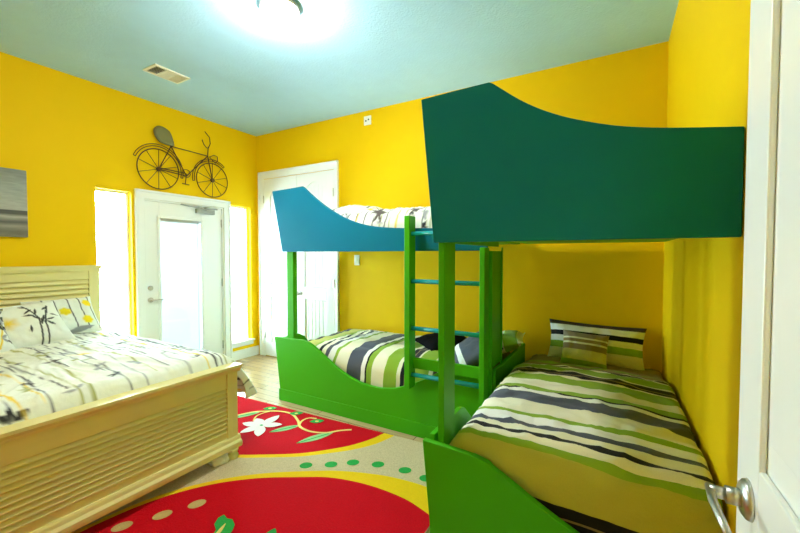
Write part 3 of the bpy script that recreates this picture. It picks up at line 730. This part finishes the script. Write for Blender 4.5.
# crown moulding along the top and base moulding, mitred outwards
crown = [(fx0 - .006, .60), (fx1 + .012, .60), (fx1 + .018, .615), (fx1 + .034, .630), (fx1 + .040, .636), (fx1 + .040, .652), (fx0 - .022, .652), (fx0 - .022, .636)]
ft.prism(crown, y0 - .02, FY1 + .022, 'Y')
basem = [(fx0, .082), (fx1 + .030, .082), (fx1 + .034, .100), (fx1 + .034, .118), (fx1 + .020, .132), (fx1 + .016, .150), (fx1 + .010, .160), (fx0, .160)]
ft.prism(basem, y0 - .01, FY1 + .016, 'Y')
ft.build('footboard', 'creamwood', bed, bevel=.003)
for (lx_, ly_) in ((-2.250, FY1 - .035), (-2.250, y0 + .045)):
    MB().lathe([(.022, 0), (.030, .010), (.036, .030), (.030, .048), (.022, .054), (.034, .060), (.038, .070), (.034, .082)], (lx_, ly_, 0), seg=24).build('leg', 'creamwood', bed, smooth=True)
MB().box(hx1, fx0, FY1 - .045, FY1 - .015, .17, .36).build('side_rail', 'creamwood', bed, bevel=.003)
MB().box(hx1, fx0, y0 + .02, y0 + .05, .17, .36).build('side_rail', 'creamwood', bed, bevel=.003)
MB().box(hx1 + .01, fx0 - .01, y0 + .06, FY1 - .06, .20, .40).build('box_spring', 'mattress', bed, bevel=.02)
m_ = MB().box(hx1 + .01, fx0 - .02, y0 + .04, FY1 - .03, .405, .655).build('mattress', 'mattress', bevel=.05); tag(m_, 'thick mattress under the floral comforter of the double bed', 'mattress')
cv = floral(-.1, 2.3, -.6, 2.2, 150, 3, 1.15, 'x')
o = drape('comforter', hx1 + .02, fx0 - .006, y0 + .10, FY1 + .025, .705, (.02, .12, .06, .30), .085, .014, 'floral', res=.0105, col=cv, flare=.13, seed=4.4, crown=.03)
tag(o, 'cream floral comforter with dark stems and yellow blossoms on double bed', 'comforter')
def db_pillow(w, h, t, cy, cx, z, tilt, seed, label, rz=0, roll=0, extra=None):
    cv = floral(0, h + .05, 0, w + .05, 190, seed, 1.3, 'x')
    if extra: extra(cv)
    p = pillow('pillow', w, h, t, 'floral', col=cv, seed=seed, nu=90, nv=80, flange=.012); p.location = (cx, cy, z)
    p.rotation_euler = (math.radians(tilt), math.radians(roll), math.radians(90 + rz)); tag(p, label, 'pillow'); return p
def ex1(cv):
    cv.a[:] = np.array(FC)
    for k in (.10, .17, .26, .34, .42): cv.line([(.02, k + .02), (.2, k), (.44, k + .01)], .008, FB)
    for x, y in ((.28, .40), (.19, .22), (.20, .12), (.10, .36)): cv.spot(x, y, .045, (.85, .68, .02), .95, .3)
    cv.leaf(.02, .3, .2, .02, 1.4, FG)
def ex2(cv):
    cv.a[:] = np.array(FC)
    cv.line([(.0, .28), (.16, .30), (.33, .36)], .010, FB); cv.line([(.0, .24), (.2, .27), (.36, .22)], .010, FB); cv.line([(.16, .30), (.25, .22)], .007, FB)
    for (a, b, g) in ((.20, .30, .4), (.21, .25, 2.6), (.19, .34, 1.2), (.24, .22, 5), (.17, .28, 3.4), (.30, .34, .9), (.33, .22, 2), (.23, .38, 1.9), (.12, .20, .2), (.27, .27, .3), (.28, .23, 1.0), (.15, .33, 2.4)): cv.leaf(a, b, .065, .009, g, FB)
    cv.spot(.2, .10, .07, FY, .8, .7)
db_pillow(.46, .38, .15, 1.345, -3.94, .725, -42, 11, 'floral pillow with yellow blossoms leaning on headboard nearest the window', extra=ex1)
db_pillow(.44, .42, .16, 1.06, -3.64, .725, -48, 21, 'floral pillow with dark bamboo print in front of the headboard', rz=4, roll=-4, extra=ex2)
db_pillow(.46, .38, .14, .69, -3.58, .725, -44, 33, 'floral pillow at left edge of the photo on double bed')

# crumpled white cloth beside the footboard leg
def crumple(u, v):
    a = u * 2 * PI; r = .058 * math.sin(PI * v * .5 + .0001) if v < 1 else .058
    n = 1 + .35 * fnoise(math.cos(a) * 2, math.sin(a) * 2, v * 4, 1.0)
    return (-2.29 + r * n * 1.0 * math.cos(a), 1.555 + r * n * 1.1 * math.sin(a), .012 + max(0, .055 * math.cos(PI * v / 2)) * (1 + .35 * fnoise(u * 9, v * 9, 2, 1)))
o = grid_mesh('crumpled_cloth', 40, 22, crumple, 'whitecloth', thick=.003); tag(o, 'small crumpled white cloth on rug under the footboard corner', 'cloth')

# ------------------------------------------------------------------ rug
rug = MB()
RX0, RX1, RY0, RY1 = -3.45, -.80, .30, 2.405
# slightly turned rectangle
P0, P1, P2, P3 = (RX0, .30), (-.80, .30), (-.80, 2.475), (RX0, 2.385)
rug.prism([P0, P1, P2, P3], .0005, .010, 'Z', 0)
layer = [.0100]
def patch(pts, mi):
    """flat tufted shape, a hair higher than what it lies on; fan-triangulated around its centre or strips for open shapes"""
    layer[0] += .0002; z = layer[0]
    import mathutils
    tri = mathutils.geometry.tessellate_polygon([[Vector((p[0], p[1], 0)) for p in pts]])
    rug.add([(p[0], p[1], z) for p in pts], [tuple(t) for t in tri], mi)
def clip(pts):
    out = pts
    def cl(out, f):
        res = []
        for i in range(len(out)):
            a, b = out[i - 1], out[i]; fa, fb = f(a), f(b)
            if (fa < 0) != (fb < 0):
                t = fa / (fa - fb); res.append((a[0] + (b[0] - a[0]) * t, a[1] + (b[1] - a[1]) * t))
            if fb >= 0: res.append(b)
        return res
    e = .002
    out = cl(out, lambda p: p[0] - RX0 - e); out = cl(out, lambda p: -.80 - e - p[0]); out = cl(out, lambda p: p[1] - .30 - e)
    out = cl(out, lambda p: (2.385 + (p[0] - RX0) * (.09 / 2.65)) - e - p[1]); return out
y1o = [(-3.2, 1.42), (-2.9, 1.42), (-2.55, 1.50), (-2.233, 1.642), (-2.078, 1.73), (-1.861, 1.869), (-1.671, 2.045), (-1.576, 2.154), (-1.495, 2.29), (-1.44, 2.48)]
y1i = [(-3.2, 1.46), (-2.9, 1.455), (-2.57, 1.53), (-2.267, 1.667), (-2.11, 1.757), (-1.889, 1.902), (-1.712, 2.085), (-1.63, 2.20), (-1.57, 2.33), (-1.53, 2.48)]
patch(clip(spline(y1o) + [(-3.6, 2.6), (-3.6, 1.5)]), 2)
patch(clip(spline(y1i) + [(-3.6, 2.6), (-3.6, 1.54)]), 1)
y2 = [(-2.326, .872), (-2.295, 1.06), (-2.222, 1.249), (-2.1, 1.429), (-1.928, 1.60), (-1.724, 1.745), (-1.517, 1.868), (-1.30, 1.95), (-1.142, 1.985), (-.944, 1.995), (-.70, 1.95)]
r2 = [(-2.30, .862), (-2.265, 1.05), (-2.19, 1.233), (-2.066, 1.408), (-1.893, 1.563), (-1.69, 1.69), (-1.53, 1.778), (-1.339, 1.828), (-1.14, 1.842), (-.935, 1.815), (-.70, 1.70)]
tail = [(-.5, 1.4), (-.5, .9), (-.9, .45), (-1.4, .28), (-2.0, .30), (-2.28, .55)]
patch(clip(spline(y2 + [(-.42, 1.5), (-.4, .9), (-.9, .40), (-1.4, .2), (-2.05, .26), (-2.32, .55), (-2.326, .872)])), 2)
patch(clip(spline(r2 + tail + [(-2.30, .862)])), 1)
def disc(x, y, a, b, ang, mi, n=20):
    patch([(x + a * math.cos(t) * math.cos(ang) - b * math.sin(t) * math.sin(ang), y + a * math.cos(t) * math.sin(ang) + b * math.sin(t) * math.cos(ang)) for t in [2 * PI * k / n for k in range(n)]], mi)
for x, y in ((-1.747, 1.808), (-1.611, 1.899), (-1.498, 1.99), (-1.34, 2.053), (-1.151, 2.082), (-.996, 2.071)): disc(x, y, .042, .036, .6, 3)
for x, y in ((-2.00, 1.22), (-2.075, 1.075), (-2.165, .925)): disc(x, y, .046, .034, 1.1, 7)
def leafp(x, y, x2, y2, w, mi, mi2=None):
    n = 12; dx, dy = x2 - x, y2 - y; L = math.hypot(dx, dy); nx, ny = -dy / L, dx / L
    up = [(x + dx * t + nx * w * math.sin(PI * t) ** .8, y + dy * t + ny * w * math.sin(PI * t) ** .8) for t in [k / n for k in range(n + 1)]]
    dn = [(x + dx * t - nx * w * math.sin(PI * t) ** .8, y + dy * t - ny * w * math.sin(PI * t) ** .8) for t in [k / n for k in range(n - 1, 0, -1)]]
    patch(up + dn, mi)
    if mi2 is not None: ribbon([(x, y), (x + dx * .85, y + dy * .85)], .006, mi2)
def ribbon(pts, w, mi):
    L, R_ = [], []
    for i, p in enumerate(pts):
        a, b = pts[max(0, i - 1)], pts[min(len(pts) - 1, i + 1)]; d = math.hypot(b[0] - a[0], b[1] - a[1]); nx, ny = -(b[1] - a[1]) / d, (b[0] - a[0]) / d
        L.append((p[0] + nx * w, p[1] + ny * w)); R_.append((p[0] - nx * w, p[1] - ny * w))
    layer[0] += .0002; z = layer[0]; n = len(pts)
    rug.add([(p[0], p[1], z) for p in L + R_], [(i, i + 1, n + i + 1, n + i) for i in range(n - 1)], mi)
leafp(-2.85, 1.98, -2.693, 2.231, .038, 5, 3)
leafp(-2.324, 2.009, -2.202, 2.218, .036, 5, 3)
leafp(-2.012, 1.987, -1.885, 2.26, .040, 5, 3)
ribbon(spline([(-2.83, 2.05), (-2.75, 2.198), (-2.671, 2.262), (-2.555, 2.328), (-2.416, 2.336), (-2.274, 2.265), (-2.179, 2.194), (-2.057, 2.176), (-1.938, 2.215), (-1.86, 2.303), (-1.79, 2.36)]), .011, 6)
ribbon(spline([(-2.200, 2.20), (-2.245, 2.28), (-2.235, 2.35), (-2.17, 2.375)]), .009, 6)
ribbon(spline([(-2.597, 2.08), (-2.65, 2.15), (-2.655, 2.22), (-2.631, 2.277)]), .007, 6)
for x, y in ((-2.678, 2.325), (-2.393, 2.365), (-2.13, 2.335)):
    leafp(x - .05, y - .035, x + .045, y + .04, .036, 3); disc(x, y, .016, .012, .4, 6)
cxf, cyf = -2.47, 2.055
for (tx, ty) in ((-2.642, 2.007), (-2.511, 1.883), (-2.34, 1.915), (-2.335, 2.15), (-2.49, 2.26), (-2.61, 2.12)):
    leafp(cxf, cyf, tx, ty, .042, 4)
disc(cxf, cyf, .015, .012, 0, 3)
patch([(-1.66, 1.05), (-1.72, 1.145), (-1.765, 1.165), (-1.79, 1.205), (-1.785, 1.235), (-1.745, 1.225), (-1.715, 1.235), (-1.67, 1.215), (-1.645, 1.185), (-1.62, 1.12)], 3); leafp(-1.67, 1.09, -1.72, 1.20, .010, 6)
leafp(-1.43, 1.19, -1.47, 1.30, .03, 3)
disc(-1.20, 1.10, .05, .036, 1.2, 0)
o = rug.build('rug', RUG); tag(o, 'red, beige and yellow floral rug with green dots on wood floor', 'rug')
# normals of the flat patches must look up
for pl in o.data.polygons:
    pass

# ------------------------------------------------------------------ light: sky outside + camera
w = bpy.data.worlds.new('sky'); bpy.context.scene.world = w; w.use_nodes = True
bg = w.node_tree.nodes['Background']; bg.inputs[0].default_value = (0.70, 0.92, 1.0, 1); bg.inputs[1].default_value = 42.0
for (ya, yb, za, zb) in (W1, W2, (2.29, 2.775, .2, 1.81)):
    L = bpy.data.lights.new('window_portal', 'AREA'); L.shape = 'RECTANGLE'; L.size = yb - ya; L.size_y = zb - za
    L.cycles.is_portal = True
    lo = bpy.data.objects.new('window_portal', L); COL.objects.link(lo); lo.location = (XL - .16, (ya + yb) / 2, (za + zb) / 2)
    lo.rotation_euler = Vector((-1, 0, 0)).to_track_quat('Z', 'Y').to_euler()

cd = bpy.data.cameras.new('camera'); cam = bpy.data.objects.new('camera', cd); COL.objects.link(cam)
cd.sensor_width = 36; cd.lens = 375 / 800 * 36; cd.clip_start = .02
yaw = math.atan(214 / 375); pitch = math.atan(11.5 / 375)
Fw = Vector((-math.sin(yaw) * math.cos(pitch), math.cos(yaw) * math.cos(pitch), -math.sin(pitch)))
cam.location = (0, 0, 1.40); cam.rotation_euler = Fw.to_track_quat('-Z', 'Y').to_euler()
sc = bpy.context.scene; sc.camera = cam
sc.view_settings.view_transform = 'Standard'; sc.view_settings.look = 'None'; sc.view_settings.gamma = 1; sc.view_settings.use_curve_mapping = False
sc.view_settings.exposure = 0.60
sc.cycles.max_bounces = 10; sc.cycles.diffuse_bounces = 6; sc.cycles.transparent_max_bounces = 12
